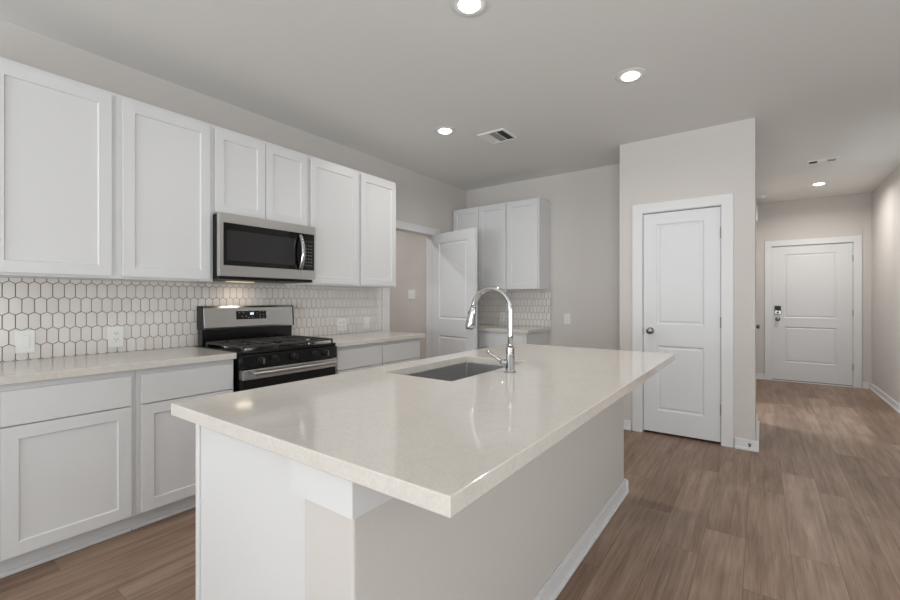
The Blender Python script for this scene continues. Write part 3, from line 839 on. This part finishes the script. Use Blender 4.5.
vent(1.203, 1.472, 3.295, 3.572, 'square white air vent in the kitchen ceiling', [(6, -1, 'plate'), (6, -0.45, 'grey'), (5, 1, 'vent_dark')])  # three slat tones paint in the shade of differently tilted louvers
vent(3.69, 3.958, 6.02, 6.165, 'small rectangular white air vent in the hall ceiling', [(5, -1, 'slot'), (4, 0.6, 'plate'), (5, 1, 'grey')])  # dark and grey slats carry the louver shade in their colour
sd = thing('smoke_detector', (3.285, 7.68, H), 'white smoke detector on the hall ceiling near the closet corner', 'smoke detector')
obj('body', _lathe(bmesh.new(), Vector((3.285, 7.68, H)), Vector((0, 0, -1)), [(0, 0.062), (0.012, 0.062), (0.026, 0.054), (0.032, 0.03), (0.033, 0)], 28), 'plate', sd, smooth=False)
ch = thing('door_chime', (XC1 - 0.045, 7.9, 2.5), 'white door chime box high on the left hall wall', 'door chime')
obj('cover', boxes((XC1 - 0.045, XC1 - 0.003, 7.84, 7.96, 2.42, 2.64)), 'plate', ch, 0.006)

# ================================================================== OUTLETS AND SWITCHES
def plate(face, c, z, w_, h_, kind, label, cat, n=1, group=None):
    """face '+x' at x=c[0] or '-y' at y=c[1]; c = centre of the plate on the wall"""
    t = thing('power_outlet' if kind == 'outlet' else 'light_switch', (c[0], c[1], z), label, cat, group)
    def B(u0, u1, v0, v1, d0, d1):
        if face == '+x': return (c[0] + d0, c[0] + d1, c[1] + u0, c[1] + u1, z + v0, z + v1)
        return (c[0] + u0, c[0] + u1, c[1] - d1, c[1] - d0, z + v0, z + v1)
    obj('cover_plate', boxes(B(-w_ / 2, w_ / 2, -h_ / 2, h_ / 2, 0, 0.006)), 'plate', t, 0.002)
    for i in range(n):
        u = (i - (n - 1) / 2) * 0.046
        if kind == 'outlet':
            for v in (-0.0195, 0.0195):
                f = obj('receptacle', boxes(B(u - 0.0165, u + 0.0165, v - 0.0145, v + 0.0145, 0.006, 0.0085)), 'plate', t, 0.001)
                obj('slots', boxes(B(u - 0.008, u - 0.0055, v - 0.002, v + 0.007, 0.0085, 0.0088), B(u + 0.0055, u + 0.008, v - 0.002, v + 0.007, 0.0085, 0.0088), B(u - 0.002, u + 0.002, v - 0.010, v - 0.006, 0.0085, 0.0088)), 'slot', f)
        else:
            o = obj('rocker', boxes(B(u - 0.0165, u + 0.0165, -0.033, 0.033, 0.006, 0.009)), 'plate', t, 0.0015)
XT = 0.0115
plate('+x', (XT, 0.533, 0), 1.015, 0.078, 0.124, 'switch', 'white switch plate on the tiles at the left edge of the picture', 'switch')
plate('+x', (XT, 0.942, 0), 1.013, 0.080, 0.130, 'outlet', 'white outlet on the tiles left of the gas range', 'outlet')
plate('+x', (XT, 2.733, 0), 1.005, 0.115, 0.120, 'outlet', 'white outlet on the tiles just right of the gas range', 'outlet', 2)
plate('+x', (XT, 3.055, 0), 1.005, 0.078, 0.120, 'switch', 'white switch plate on the tiles next to the doorway casing', 'switch')
plate('-y', (0.573, YB - 0.0115), 1.02, 0.075, 0.120, 'outlet', 'white outlet on the small tiled backsplash behind the faucet', 'outlet')
plate('-y', (1.44, YB), 1.017, 0.078, 0.124, 'outlet', 'white outlet on the grey alcove wall right of the back counter', 'outlet')
plate('-y', (-0.413, 4.25), 1.31, 0.118, 0.124, 'switch', 'white double light switch seen through the open doorway', 'switch', 2)
# door stop on the closet baseboard
ds = thing('door_stop', (3.215, YC - 0.015, 0.052), 'small round door stop on the baseboard right of the closet door', 'door stop')
obj('stem', _lathe(bmesh.new(), Vector((3.215, YC - 0.0142, 0.052)), Vector((0, -1, 0)), [(0, 0.011), (0.004, 0.011), (0.006, 0.004), (0.05, 0.004)], 14), 'nickel', ds)
obj('tip', _lathe(bmesh.new(), Vector((3.215, YC - 0.0644, 0.052)), Vector((0, -1, 0)), [(0, 0.007), (0.012, 0.007), (0.013, 0.004)], 14), 'rubber', ds)
